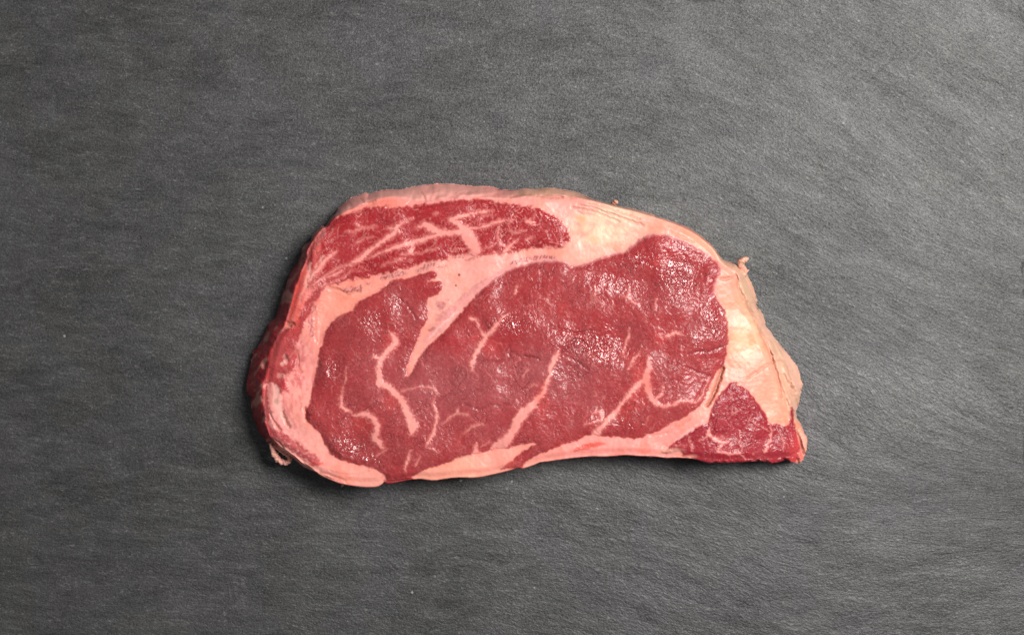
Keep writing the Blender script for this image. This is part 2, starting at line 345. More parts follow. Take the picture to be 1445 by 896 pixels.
# pigments ------------------------------------------------------------------------
def lin(*c): return np.array(c, float)
FATC = [((620,420),(.80,.42,.32)),((700,370),(.80,.41,.32)),((850,315),(.78,.48,.33)),((900,330),(.78,.43,.30)),((980,335),(.78,.36,.24)),((1010,400),(.78,.35,.26)),
        ((1035,450),(.72,.36,.24)),((1050,480),(.70,.42,.27)),((1045,520),(.71,.36,.26)),((1095,570),(.73,.35,.24)),((1030,550),(.80,.36,.29)),
        ((480,430),(.84,.35,.24)),((460,470),(.84,.34,.25)),((425,520),(.84,.36,.29)),((430,580),(.86,.38,.29)),((470,650),(.86,.38,.29)),((530,675),(.88,.40,.30)),
        ((640,660),(.88,.40,.27)),((720,640),(.88,.38,.28)),((830,635),(.88,.35,.28)),((930,625),(.86,.34,.27)),((420,400),(.78,.24,.22)),((390,600),(.80,.38,.32)),
        ((960,610),(.84,.34,.28)),((800,290),(.80,.40,.31)),((700,275),(.80,.37,.30)),((600,275),(.78,.36,.31)),((520,290),(.80,.30,.23))]
num = np.zeros(SHAPE+(3,)); den = np.zeros(SHAPE)
for (x, y), c in FATC:
    wgt = 1/(((PX-x+6*n20)**2+(PY-y+6*n10)**2)/900+.08)**1.6
    num += wgt[...,None]*lin(*c); den += wgt
ALB = num/den[...,None]*np.array([.99,.85,.83])
tv = fbm(PX,PY,34,3,48); tw = fbm(PX,PY,16,3,49)
lf = sm(1010, 930, PX)[...,None]; ALB = ALB*(1-lf*np.array([0,.055,-.05])); lf = sm(500, 430, PX)[...,None]; ALB = ALB*(1+lf*np.array([.04,.07,.08]))
ALB = ALB*(1-sm(.0,.8,tv)[...,None]*np.array([.03,.16,.22]))*(1+sm(.1,.8,tw)[...,None]*np.array([.02,.10,.10]))
def mix(m, c, sl=None):
    global ALB
    c = np.asarray(c, float)
    ALB = ALB*(1-m[...,None])+c*m[...,None]
def ell(x, y, rx, ry, soft=.35):
    r = np.hypot((PX-x+2*n10)/rx, (PY-y+2*n10)/ry); return sm(1+soft, 1-soft, r)
mix(ell(848,322,42,22,.6)*.7*sm(-.9,.3,n10+.5*n20), (.78,.58,.40)); mix(ell(1052,478,16,34,.6)*.55*sm(-.7,.3,n10), (.76,.56,.36)); mix(ell(880,298,40,12,.6)*.5*sm(-.7,.3,n10),(.80,.57,.40))
mix(sm(.2,.9,fbm(PX,PY,7,2,42))*.35, ALB*np.array([1,.82,.80])); mix(sm(.2,.9,fbm(PX,PY,11,2,43))*.3, np.minimum(ALB*np.array([1.03,1.12,1.15]),.9))
mix(ell(820,309,6,5,.4)*.8, (.82,.38,.20)); mix(ell(838,338,11,5,.5)*.6, (.82,.42,.24)); mix(ell(1061,483,4.5,8,.4)*.8, (.80,.34,.18))
veinlet = sm(.05,.0,np.abs(noise(PX+3*n10,PY+3*n10,16,41)))*sm(-.1,.3,n20)
mix(veinlet*.26, (.62,.24,.15))
vl2 = sm(.06,.0,np.abs(noise(PX+4*n10,PY+4*n10,9,50)))*sm(.0,.5,noise(PX,PY,24,99)); mix(vl2*.2, (.60,.25,.17))
grn = noise(PX,PY,3.4,87); ALB = ALB*(1+(.05*grn+.05*n5)[...,None]*np.array([.6,1,1]))
# skins on the flanks
mTop = sm(.93,.72,t)*sm(330,312,PY)*sm(960,880,PX)*sm(465,480,PX)
mem = sm(-.5,.6,fbm(PX*.5,PY*1.5,14,2,51))
mix(mTop*sm(720,650,PX), (.89,.38,.325)); mix(mTop*sm(720,650,PX)*mem*.5, (.80,.31,.27)); mix(mTop*sm(720,650,PX)*sm(.1,.7,noise(PX,PY*1.6,20,56))*sm(.5,.25,t)*.4, (.60,.28,.22)); mix(mTop*sm(700,760,PX)*.8, (.80,.44,.29)); mix(mTop*sm(700,760,PX)*sm(-.1,.5,noise(PX*.4,PY*1.4,12,59))*.5, (.40,.22,.13)); mix(mTop*sm(-.1,.5,n20)*.35, (.74,.36,.30))
mRight = sm(.95,.80,t)*sm(1000,1020,PX)*sm(600,585,PY)
mix(mRight, (.70,.38,.265)); mix(mRight*sm(.55,.35,t)*sm(440,465,PY)*.85, (.74,.40,.30)); mix(mRight*sm(-.1,.6,noise(PX*1.6-PY*.75,PY*.25,12,52))*.4, (.60,.42,.26)); mix(mRight*sm(.0,.6,noise(PX*1.6-PY*.75,PY*.25,8,53))*.4, (.50,.28,.17))
mLeft = sm(.97,.85,t)*sm(490,440,PX)*sm(325,345,PY)*sm(655,620,PY+.0*PX)
LEANC = lin(.34,.028,.035)
mix(mLeft, (.38,.028,.036)); mix(mLeft*sm(.15,.5,fbm(PX+.6*PY,PY*.4-PX*.2,16,3,54))*.75, (.66,.30,.24)); mix(mLeft*sm(.0,.5,noise(PX*.9+PY*.5,PY*.35-PX*.2,6,58))*.5,(.46,.09,.09)); mix(mLeft*sm(.2,.6,noise(PX,PY,5,59))*.4,(.14,.01,.015))
# flesh
patch = fbm(PX,PY,55,3,61); fine = fbm(PX,PY,9,2,62); fib = noise(PX*.45+PY*.25, PY*1.0-PX*.4, 5, 63)
def flesh(base, dull, dk):
    c = np.zeros(SHAPE+(3,))+lin(*base)
    a = sm(-.3,.7,patch)[...,None]*.55; c = c*(1-a)+lin(*dull)*a
    b = (sm(.0,.9,fine)*.30)[...,None]; c = c*(1-b)+lin(*dk)*b
    return c
cEYE = flesh((.340,.037,.040),(.330,.060,.063),(.275,.023,.027))
haze = np.maximum(ell(640,545,110,50,.8), ell(780,530,60,40,.8))[...,None]*.55
cEYE = cEYE*(1-haze)+lin(.335,.082,.090)*haze
redz = np.maximum.reduce([ell(608,400,22,20,.6), ell(640,480,30,20,.7), ell(950,350,45,14,.7), ell(700,480,22,25,.8)])[...,None]*.35
cEYE = cEYE*(1-redz)+lin(.38,.024,.030)*redz
brn = np.maximum(ell(500,490,40,45,.7), ell(540,620,60,50,.8))[...,None]*.5
cEYE = cEYE*(1-brn)+lin(.315,.042,.045)*brn
mix(mEYE, cEYE)
mix(mCAP, flesh((.345,.022,.027),(.35,.036,.041),(.27,.013,.018)))
mix(mTAIL, flesh((.30,.020,.030),(.32,.034,.044),(.235,.014,.021)))
mix(mST*.93, flesh((.36,.03,.035),(.42,.07,.07),(.26,.016,.026))); mix(mST*sm(.1,.7,fbm(PX,PY*.6,12,2,64))*.45*sm(380,420,PX), (.72,.28,.24))
mix(mS2*sm(-.5,.3,fbm(PX-.6*PY,PY,9,2,65))*.8, (.42,.07,.075))
mix(mGA*.75, (.70,.07,.05))
mix(ell(708,655,26,5,.6)*mEYE*.7, (.62,.10,.08))
for cx_,cy_,rx_,ry_ in ((428,395,8,26),(418,440,10,18)): mix(ell(cx_,cy_,rx_,ry_,.6)*.5*(1-mST), (.72,.10,.08))
# bleeding of blood-red fibres beside the streaks
for x,y,rx,ry,a in ((549,482,9,12,.7),(556,565,14,16,.7),(751,560,16,22,.0),(764,565,9,24,.75),(905,525,12,26,.9),(908,550,12,14,.7),(893,565,10,12,.6),(672,475,8,8,.6),(690,490,10,12,.6),(795,435,8,10,.5),(932,477,10,8,.7),(846,500,10,10,.3),(888,505,6,9,.6),(515,595,20,14,.45),(880,585,12,10,.5),(930,370,16,6,.5)):
    mix(ell(x,y,rx,ry,.8)*a*.75*mEYE*(1-aE), (.50,.055,.050))
# fine marbling flecks, with wet glints painted in among them
fleck = sm(.35,.75,noise(PX+2*n10,PY+2*n10,4.2,71)+.25*noise(PX,PY,30,72))
marb = np.clip(.16*mEYE+mCAP*(.30+.35*sm(640,700,PX))+.2*mTAIL, 0, 1)
mix(fleck*marb*(1-side), (.66,.22,.20))
specks = sm(.62,.8,noise(PX,PY,6.5,73))
mix(specks*(.10*mEYE+.3*mCAP+.25*mTAIL), (.74,.34,.29))
th4 = sm(.17,.0,np.abs(noise(PX+2*n5,PY+2*n5,5.6,94)+.12*n10))*sm(-.45,.45,noise(PX,PY,38,95)+.4*noise(PX,PY,14,96))  # worm flecks: part marbling, part wet glint painted into the colour
mix(th4*(.30*mEYE+.18*mCAP+.15*mTAIL)*(1-side), (.60,.19,.185))
th5 = sm(.06,.0,np.abs(noise(PX*.8+PY*.7+2*n5,PY*.8-PX*.25,13,97)))*sm(.0,.5,noise(PX,PY,40,98))
mix(th5*mEYE*.5, (.20,.018,.024))
# streaks
vc = np.zeros(SHAPE+(3,))+lin(.82,.30,.26); vn = sm(-.4,.8,fbm(PX,PY,10,2,81))[...,None]*.35; vc = vc*(1-vn)+lin(.76,.22,.20)*vn
thin = lambda b: np.clip(.55+.45*sm(-.4,-3.2,b), 0, 1)
mix(aE*mEYE*thin(bE), vc); mix(aC*mCAP*thin(bC), vc); mix(aT*mTAIL*thin(bT), vc)
halo = sm(4.5,0,bE)*mEYE*(1-aE)*.22+sm(4,0,bC)*mCAP*(1-aC)*.25
mix(halo, (.58,.13,.125))
for x,y,rx,ry,a in ((762,575,7,16,.55),(765,545,5,14,.4),(548,478,4,7,.6),(912,540,6,14,.4)):
    mix(ell(x,y,rx,ry,.7)*a*aE*mEYE, (.78,.14,.10))
mnear = np.minimum.reduce([np.abs(dEYE), np.abs(dCAP), np.abs(dTAIL), np.abs(dST)])
mfat = (1-np.maximum.reduce([mEYE,mCAP,mTAIL,mST]))*(1-side)
mix(mfat*sm(7,0,mnear)*sm(-.6,.5,n10)*.45, (.80,.24,.21))
th1 = sm(.075,.0,np.abs(noise(PX+5*n10,PY+5*n10,24,44)))*sm(.0,.6,noise(PX,PY,34,45))
th2 = sm(.09,.0,np.abs(noise(PX*1.2+PY*.5+3*n10,PY*.6+3*n10,15,46)))*sm(.1,.6,noise(PX,PY,26,47))
mix(th1*mEYE*(1-aE)*.30, (.70,.26,.23)); th3 = sm(.13,.0,np.abs(noise(PX+3*n10,PY+3*n5,9,92)))*sm(-.2,.4,noise(PX,PY,30,93))
mix(th3*mCAP*(1-aC)*(.4+.3*sm(630,700,PX)), (.72,.25,.22))
mix(th2*mCAP*(1-aC)*(.6+.25*sm(640,700,PX)), (.74,.29,.25)); mix(th1*mTAIL*(1-aT)*.35, (.66,.24,.23))
# ragged left rim: strings of fat and flesh running round the edge
strA = noise(PX*1.3+PY*.35, PY*.28-PX*.1, 8, 57); strB = noise(PX*.62+PY*.78-400, (PY*.62-PX*.78)*1.1*.0+(PX*.78-PY*.62)*1.4, 9, 58)
zoneA = sm(452,436,PX)*sm(345,365,PY)*sm(560,520,PY)*(1-mLeft)*(1-mPK)
zoneB = sm(480,450,PX)*sm(520,560,PY)*sm(8,-2,dR)*(1-mLeft)*(1-mEYE)*sm(2,10,dEYE)
mix(zoneA*(1-mST)*sm(.0,.5,strA)*.2, (.84,.44,.37)); mix(zoneA*sm(.05,-.4,strA)*.22, (.50,.07,.07))
RIMST = [(V('I',(325,60,16),(350,160,26),(395,290,22),(430,350,14)),(.62,.15,.145),.5),(V('I',(395,420,36),(480,500,44),(590,590,34),(650,640,20)),(.68,.18,.165),.45),(V('E',(455,800,30),(470,870,40)),(.62,.14,.135),.4),(V('E',(560,620,20),(555,700,26),(540,780,20)),(.70,.20,.18),.4),
 (V('A',(740,300,20),(710,350,44),(690,400,44)),(.34,.03,.035),.9),(V('A',(648,392,20),(640,440,56),(600,510,40)),(.56,.20,.19),.6),(V('A',(560,480,30),(520,580,40),(505,660,40)),(.46,.07,.07),.6),
 (V('A',(545,680,16),(530,760,24),(515,850,28)),(.84,.38,.32),.7),(V('A',(505,700,30),(485,790,44),(455,889,44)),(.72,.12,.10),.75),(V('A',(640,620,14),(580,720,18),(550,800,16)),(.84,.40,.34),.7),
 (V('E',(470,30,24),(440,160,26),(405,280,30),(385,380,36)),(.66,.075,.065),.8),(V('E',(520,60,20),(480,180,22),(445,300,26),(415,390,30)),(.84,.36,.29),.6),
 (V('I',(325,-5,30),(345,30,36),(362,66,16)),(.46,.035,.04),.9),(V('I',(192,40,30),(200,200,36),(212,330,36),(232,420,40)),(.40,.035,.045),.8),
 (V('I',(270,30,40),(285,130,80),(318,230,64),(368,332,26)),(.84,.43,.37),.8),(V('I',(225,200,8),(252,285,15),(310,372,18)),(.48,.05,.055),.8),
 (V('I',(320,140,6),(340,240,10),(378,340,10)),(.50,.06,.06),.7),(V('I',(232,250,22),(258,325,28),(290,375,18)),(.82,.38,.33),.7),
 (V('I',(235,395,50),(300,420,84),(370,465,84),(450,525,74),(540,580,64),(605,625,44)),(.44,.06,.068),.75),
 (V('I',(330,505,24),(420,585,28),(520,655,30),(620,690,20)),(.86,.36,.30),.7),(V('I',(460,450,14),(540,520,16),(600,560,14)),(.86,.40,.33),.5),
 (V('I',(540,640,20),(600,640,36),(640,625,20)),(.62,.06,.06),.7),(V('I',(700,745,12),(780,770,14)),(.58,.09,.085),.5),
 (V('E',(348,680,14),(360,720,22),(325,745,36)),(.82,.42,.37),.75),(V('E',(430,640,6),(385,685,8),(360,700,8)),(.82,.40,.35),.6),
 (V('E',(300,830,30),(350,840,30),(400,850,30)),(.84,.34,.30),.5),(V('E',(235,600,14),(215,700,14),(205,830,16)),(.50,.04,.045),.7),(V('E',(470,560,30),(500,640,50),(520,720,40)),(.82,.34,.30),.5)]
for p, c, a in RIMST:
    s, d = chain(p, 8, 1.6*wx, 1.6*wy); m = np.zeros(SHAPE); m[s] = sm(2.2,-1.8,d+1.2*n5[s])*a; mix(m, c)
zoneR = ell(424,520,20,60,.5)*(1-mEYE)*(1-mPK)*(1-mLeft); mix(zoneR*sm(.05,.6,noise(PX*1.4+.2*PY,PY*.5-.2*PX,9,67)+.4*noise(PX,PY,5,68))*.6, (.55,.10,.10))
zoneR2 = sm(640,560,PY)*sm(470,440,PX)*sm(500,530,PY)*(1-mEYE)*(1-mLeft)*sm(4,14,dEYE)*sm(8,0,dR); mix(zoneR2*sm(.0,.55,noise(PX*1.3-.3*PY,PY*.45+.35*PX,8,69))*.55, (.58,.12,.12))
mix(sm(.1,.6,noise(PX+.5*PY,PY*1.2-PX*.5,5,66))*ell(425,630,30,22,.7)*.5*(1-mEYE), (.84,.42,.37))
mix(ell(417,430,7,34,.6)*.75*(1-mLeft), (.70,.085,.07)); mix(ell(447,345,5,36,.8)*.6, (.72,.15,.13))
mix(ell(413,505,12,30,.8)*.4*(1-mLeft),(.42,.05,.055)); mix(ell(440,505,9,22,.7)*sm(-.3,.3,n10)*.5,(.72,.22,.19))
for tl,x,y,rx,ry,c,a in (('L',250,645,90,22,(.80,.36,.28),.8),('L',400,690,60,16,(.80,.30,.24),.7),('L',1240,640,46,100,(.52,.06,.06),.75),('L',1300,590,20,90,(.78,.34,.26),.7),('L',1280,690,30,30,(.60,.12,.11),.7),('L',1200,590,45,110,(.46,.045,.05),.6),('L',330,600,60,12,(.66,.14,.13),.5),('L',640,540,60,26,(.52,.06,.055),.5),('L',700,630,60,20,(.46,.05,.06),.4)):
    q=P(tl,(x,y))[0]; mix(ell(q[0],q[1],rx/ZF,ry/ZF,.7)*a*(1-aT), c)
# silvery membrane with dark specks
for p, a in GREY:
    s, d = chain(p, 8, 1.3*wx, 1.3*wy)
    m = np.zeros(SHAPE); m[s] = sm(1.5,-1.5,d)*a
    mix(m*.8, (.62,.24,.225)); mix(m*sm(-.25,.35,noise(PX*1.5+.5*PY,PY*.8,4.0,91))*.85, (.33,.062,.066))
edge_w = sm(2.6,.6,np.abs(dEYE+1))*sm(640,700,PX)*sm(430,400,PY); mix(edge_w*.35, (.78,.36,.36))
mix(ell(890.8,360.5,9,2.5,.6)*.0, (.9,.8,.8))
lw = V('L',(560,330,8),(545,370,26),(490,430,30),(420,480,26),(330,540,14),(240,590,8)); s,d = chain(lw,8,wx,wy); m = np.zeros(SHAPE); m[s]=sm(1.2,-1.2,d); mix(m*.6*sm(-.6,.2,n5),(.74,.46,.45))
for pp, c, a in ((V('F',(1000,-10,36),(860,70,54),(700,190,70),(560,330,84),(440,460,70),(340,560,40)),(.72,.27,.26),.6),(V('F',(590,335,7),(500,400,9),(430,470,8),(360,545,6)),(.80,.46,.42),.8),
  (V('F',(560,290,4),(470,340,6),(425,360,5)),(.50,.16,.15),.6),(V('F',(960,0,4),(800,85,5),(660,180,6),(560,270,5)),(.56,.22,.20),.6),(V('F',(450,275,56),(470,290,40)),(.50,.16,.15),.6),(V('F',(430,390,36),(490,365,60),(550,310,44)),(.62,.22,.20),.6),(V('F',(372,472,16),(400,466,24)),(.44,.14,.13),.8),
  (V('B',(650,650,10),(720,640,14)),(.44,.07,.07),.7),(V('B',(425,712,12),(500,688,10)),(.42,.12,.11),.7),(V('B',(760,610,14),(900,585,20),(960,570,14)),(.62,.12,.11),.5),(V('B',(840,680,10),(960,650,14),(1000,620,10)),(.72,.24,.21),.5)):
    s, d = chain(pp, 8, 1.3*wx, 1.3*wy); m = np.zeros(SHAPE); m[s] = sm(1.8,-1.5,d)*a; mix(m*(1-mEYE), c)
for tl,x,y,r in (('B',600,766,1.5),('B',575,850,1.2)):
    q=P(tl,(x,y))[0]; mix(sm(r+.9,r-.5,np.hypot(PX-q[0],PY-q[1])), (.22,.05,.015))
mix(ell(390.5,566,4,4.5,.4)*.5,(.35,.2,.15))
mix(np.clip(crease,0,1)*(1-lean)*.8, (.36,.13,.085)); mix(np.clip(crease,0,1)*lean*.8, (.13,.008,.014))  # crease shade painted into the colour on top of the grooves
ALB = np.clip(ALB, .004, .9)
lean = np.maximum(lean, sm(.34,.14,ALB[...,1]/ALB[...,0]))
wet = np.clip(wet, 0, 1)

# world positions
z = Z*.001
k = S*(CAMH-z)/CAMH
WX = (PX-CX)*k; WY = -(PY-CY)*k
Pw = np.stack([WX, WY, z], -1)
du = np.gradient(Pw, axis=1); dv = np.gradient(Pw, axis=0)
N = np.cross(dv, du); N /= np.linalg.norm(N, axis=-1, keepdims=True)+1e-12
if N[SHAPE[0]//2, SHAPE[1]//2, 2] < 0: N = -N

# ------------------------------------------------------------------ materials
class NT:
    def __init__(s, name):
        s.m = bpy.data.materials.new(name); s.m.use_nodes = True; s.t = s.m.node_tree; s.t.nodes.clear()
    def n(s, typ, props=None, **inp):
        nd = s.t.nodes.new(typ)
        for a, v in (props or {}).items(): setattr(nd, a, v)
        for a, v in inp.items():
            key = int(a[1:]) if a[0] == 'i' and a[1:].isdigit() else a.replace('_', ' ')
            sk = nd.inputs[key]
            if isinstance(v, bpy.types.NodeSocket): s.t.links.new(v, sk)
            else: sk.default_value = v
        return nd
    def math(s, op, a, b=0., c=0.): return s.n('ShaderNodeMath', dict(operation=op), i0=a, i1=b, i2=c).outputs[0]
    def ramp(s, x, lo, hi, a=0., b=1.):
        return s.n('ShaderNodeMapRange', dict(interpolation_type='SMOOTHSTEP'), i0=x, i1=lo, i2=hi, i3=a, i4=b).outputs[0]
    def mixc(s, f, a, b, blend='MIX'):
        nd = s.n('ShaderNodeMix', dict(data_type='RGBA', blend_type=blend))
        for i, v in ((0, f), (6, a), (7, b)):
            if isinstance(v, bpy.types.NodeSocket): s.t.links.new(v, nd.inputs[i])
            else: nd.inputs[i].default_value = v
        return nd.outputs[2]
    def noise(s, vec, scale, detail=2., rough=.5, dist=0.):
        return s.n('ShaderNodeTexNoise', Vector=vec, Scale=scale, Detail=detail, Roughness=rough, Distortion=dist).outputs[0]
    def attr(s, name): return s.n('ShaderNodeAttribute', dict(attribute_name=name))

def flesh_material(name):
    t = NT(name)
    co = t.n('ShaderNodeTexCoord').outputs['Object']
    alb = t.attr('pigment').outputs['Color']; lean_ = t.attr('lean').outputs['Fac']; wet_ = t.attr('wetness').outputs['Fac']
    n1 = t.noise(co, 900., 2., .5, .6); n2 = t.noise(co, 430., 2., .5, 1.4); n3 = t.noise(co, 120., 2.); n4 = t.noise(co, 70., 2.)
    wv = t.n('ShaderNodeVectorMath', dict(operation='ADD'), i0=co, i1=t.n('ShaderNodeVectorMath', dict(operation='SCALE'), i0=t.n('ShaderNodeTexNoise', Vector=co, Scale=220., Detail=3.).outputs['Color'], Scale=.006).outputs[0]).outputs[0]
    vor = t.n('ShaderNodeTexVoronoi', dict(feature='DISTANCE_TO_EDGE'), Vector=wv, Scale=210., Randomness=1.).outputs[0]
    fis1 = t.math('MULTIPLY', t.ramp(vor, .0, .05, 1., 0.), t.ramp(n3, .48, .66))
    rn = t.math('ABSOLUTE', t.math('SUBTRACT', t.noise(wv, 520., 1., .5, .6), .5))
    fis2 = t.math('MULTIPLY', t.ramp(rn, .0, .022, 1., 0.), t.ramp(t.noise(co, 190., 2.), .45, .62))
    vor2 = t.n('ShaderNodeTexVoronoi', dict(feature='DISTANCE_TO_EDGE'), Vector=wv, Scale=330., Randomness=1.).outputs[0]
    fis3 = t.math('MULTIPLY', t.ramp(vor2, .0, .13, 1., 0.), t.math('MULTIPLY', wet_, 1.0))
    fis1 = t.math('MAXIMUM', fis1, fis3)
    fis = t.math('MULTIPLY', t.math('MAXIMUM', fis1, t.math('MULTIPLY', fis2, .8)), lean_)
    # pigment grain, and shade painted into the fissures
    v = t.math('MULTIPLY', t.math('SUBTRACT', n1, .5), t.math('MULTIPLY_ADD', lean_, .42, .15))
    c = t.mixc(1.0, alb, t.n('ShaderNodeCombineColor', i0=t.math('ADD', v, 1.), i1=t.math('ADD', v, 1.), i2=t.math('ADD', v, 1.)).outputs[0], 'MULTIPLY')
    c = t.mixc(t.math('MULTIPLY', fis, .38), c, (.17, .014, .02, 1))
    # relief
    h = t.math('ADD', t.math('MULTIPLY', n1, .07), t.math('MULTIPLY', n2, .70))
    h = t.math('SUBTRACT', h, t.math('MULTIPLY', fis, .35))
    act = t.math('ADD', t.ramp(n4, .40, .64, .22, .60), t.math('MULTIPLY', wet_, .36))
    amp = t.math('ADD', t.math('MULTIPLY', lean_, act), .20)
    h = t.math('MULTIPLY', h, amp)
    bp = t.n('ShaderNodeBump', Strength=1.0, Distance=.00060, Height=h).outputs[0]
    rough = t.math('SUBTRACT', t.math('MULTIPLY_ADD', lean_, -.09, .36), t.math('MULTIPLY', wet_, .17))
    rough = t.math('ADD', rough, t.math('MULTIPLY', t.math('SUBTRACT', n3, .5), .12))
    b = t.n('ShaderNodeBsdfPrincipled', Base_Color=c, Roughness=rough, Normal=bp)
    b.inputs['IOR'].default_value = 1.42
    t.t.links.new(t.math('MULTIPLY_ADD', wet_, .36, t.math('MULTIPLY_ADD', lean_, -.04, .38)), b.inputs['Specular IOR Level'])
    o = t.n('ShaderNodeOutputMaterial', Surface=b.outputs[0])
    return t.m
M_LEAN = flesh_material('raw_lean_meat'); M_FAT = flesh_material('raw_fat')

# ------------------------------------------------------------------ part meshes
def empty(name, label, cat, loc=(0,0,0)):
    o = bpy.data.objects.new(name, None); col.objects.link(o); o.location = loc; o.empty_display_size = .02
    o['label'] = label; o['category'] = cat
    return o
def mesh_obj(name, verts, faces, mat, parent=None, attrs=None, normals=None, smooth=True):
    me = bpy.data.meshes.new(name)
    verts = np.asarray(verts, np.float32); faces = np.asarray(faces, np.int32)
    nv, nf, q = len(verts), len(faces), faces.shape[1]
    me.vertices.add(nv); me.vertices.foreach_set('co', verts.ravel())
    me.loops.add(nf*q); me.loops.foreach_set('vertex_index', faces.ravel())
    me.polygons.add(nf); me.polygons.foreach_set('loop_start', np.arange(0, nf*q, q, dtype=np.int32))
    me.update(calc_edges=True)
    if smooth: me.polygons.foreach_set('use_smooth', np.ones(nf, bool))
    for nm, v in (attrs or {}).items():
        v = np.asarray(v, np.float32)
        if v.ndim == 2:
            a = me.attributes.new(nm, 'FLOAT_COLOR', 'POINT'); a.data.foreach_set('color', np.concatenate([v, np.ones((nv,1),np.float32)],1).ravel())
        else:
            a = me.attributes.new(nm, 'FLOAT', 'POINT'); a.data.foreach_set('value', v)
    if normals is not None: me.normals_split_custom_set_from_vertices(normals.astype(np.float32))
    me.materials.append(mat); me.validate()
    o = bpy.data.objects.new(name, me); col.objects.link(o)
    if parent is not None: o.parent = parent
    return o

steak = empty('ribeye_steak', 'thick raw marbled ribeye steak with pink fat rim lying on the dark slate board', 'steak')
# which part every vertex belongs to
NAMES = ['seam_fat','outer_fat','lower_fat','rim_fat','pocket_fat','fat_skin','dry_fat_edge','side_meat','eye_muscle','cap_muscle','tail_muscle','rim_muscle']
part = np.full(SHAPE, 1)
part[(PX < 1000) & (PY > 560)] = 2
part[(PX < 590) & (PY > 395)] = 3
part[(PX < 460)] = 3
part[(sdf(SEAMFAT, 5) < 0) | ((PX < 775) & (PX > 455) & (PY > 330) & (PY < 560) & (part == 1)) | ((PX > 480) & (PX < 600) & (PY > 370) & (PY < 420))] = 0
part[mPK > .5] = 4
part[mTop > .5] = 5; part[mRight > .5] = 6; part[mLeft > .5] = 7
part[mEYE > .5] = 8; part[(mCAP > .5) & (mTop < .5)] = 9; part[mTAIL > .5] = 10; part[(mST > .5)] = 11
vein = np.full(SHAPE, -1)
for base, mm, a, ii, pid in ((0, mEYE, aE, iE, 8), (100, mCAP, aC, iC, 9), (200, mTAIL, aT, iT, 10)):
    q = (part == pid) & (a > .5); vein[q] = base+ii[q]
cell_in = inside[:-1,:-1] & inside[1:,:-1] & inside[:-1,1:] & inside[1:,1:]
cid = part[:-1,:-1]; cv = vein[:-1,:-1]
idx = np.arange(SHAPE[0]*SHAPE[1]).reshape(SHAPE)
Q = np.stack([idx[:-1,:-1], idx[1:,:-1], idx[1:,1:], idx[:-1,1:]], -1)
flatP = Pw.reshape(-1,3); flatN = N.reshape(-1,3); flatA = ALB.reshape(-1,3); flatL = lean.ravel(); flatW = wet.ravel()
def patch_obj(name, sel, mat, parent):
    f = Q[sel]
    if len(f) == 0: return None
    u, inv = np.unique(f, return_inverse=True); inv = inv.reshape(f.shape)
    return mesh_obj(name, flatP[u], inv, mat, parent, dict(pigment=flatA[u], lean=flatL[u], wetness=flatW[u]), flatN[u])
objs = {}
# small streaks stay flecks of their muscle
cnt = {v: int(((cv == v) & cell_in).sum()) for v in np.unique(cv[cv >= 0])}
big = {v for v, c in cnt.items() if c*G*G > 45}
isbig = np.isin(cv, list(big))
for k_, nm in enumerate(NAMES):
    objs[k_] = patch_obj(nm, cell_in & (cid == k_) & ~isbig, M_LEAN if k_ >= 7 else M_FAT, steak)
for v in sorted(big):
    patch_obj('fat_streak', cell_in & isbig & (cv == v), M_FAT, objs[8+v//100])  # one cap and one tail piece hold painted gloss, the rest is fat

# underside: walls tucked in beneath the bulging flank, and the face that lies on the slate
ring = smooth_poly(OUT, 1)
tang = np.roll(ring, -1, 0)-np.roll(ring, 1, 0); tang /= np.linalg.norm(tang, axis=1, keepdims=True)+1e-9
area = np.sum(ring[:,0]*np.roll(ring[:,1],-1)-np.roll(ring[:,0],-1)*ring[:,1])
inw = np.stack([-tang[:,1], tang[:,0]], 1)*(1 if area > 0 else -1)
inw = sum(np.roll(inw, r_, 0) for r_ in range(-4, 5))/9
lv = []
def sample(F, p):
    j = np.clip(((p[:,0]-X0)/G).round().astype(int), 0, SHAPE[1]-1); i = np.clip(((p[:,1]-Y0)/G).round().astype(int), 0, SHAPE[0]-1); return F[i, j]
ze = sample(Z, ring+inw*2)
for off, fz in ((1.6, .93), (1.2, .62), (3.0, .3), (7.0, .0)):
    p = ring+inw*off; zz = ze*fz*.001+.0001; kk = S*(CAMH-zz)/CAMH
    lv.append(np.stack([(p[:,0]-CX)*kk, -(p[:,1]-CY)*kk, zz], 1))
n_ = len(ring); fc = []
for l in range(3):
    a = np.arange(n_)+l*n_; b = np.roll(np.arange(n_), -1)+l*n_
    fc.append(np.stack([a, b, b+n_, a+n_], 1))
cen = len(lv)*n_
vv = np.vstack(lv+[np.array([[0.01, -.01, .0001]])])
fc = np.vstack(fc)
bott = np.stack([np.arange(n_)+3*n_, np.roll(np.arange(n_), -1)+3*n_, np.full(n_, cen)], 1)
pig = np.vstack([sample(ALB, ring+inw*3)]*4+[np.array([[.3,.03,.04]])])
tri = np.vstack([fc[:,[0,1,2]], fc[:,[0,2,3]], bott])
mesh_obj('underside', vv, tri, M_LEAN, steak, dict(pigment=pig, lean=np.full(len(vv), .5), wetness=np.zeros(len(vv))))

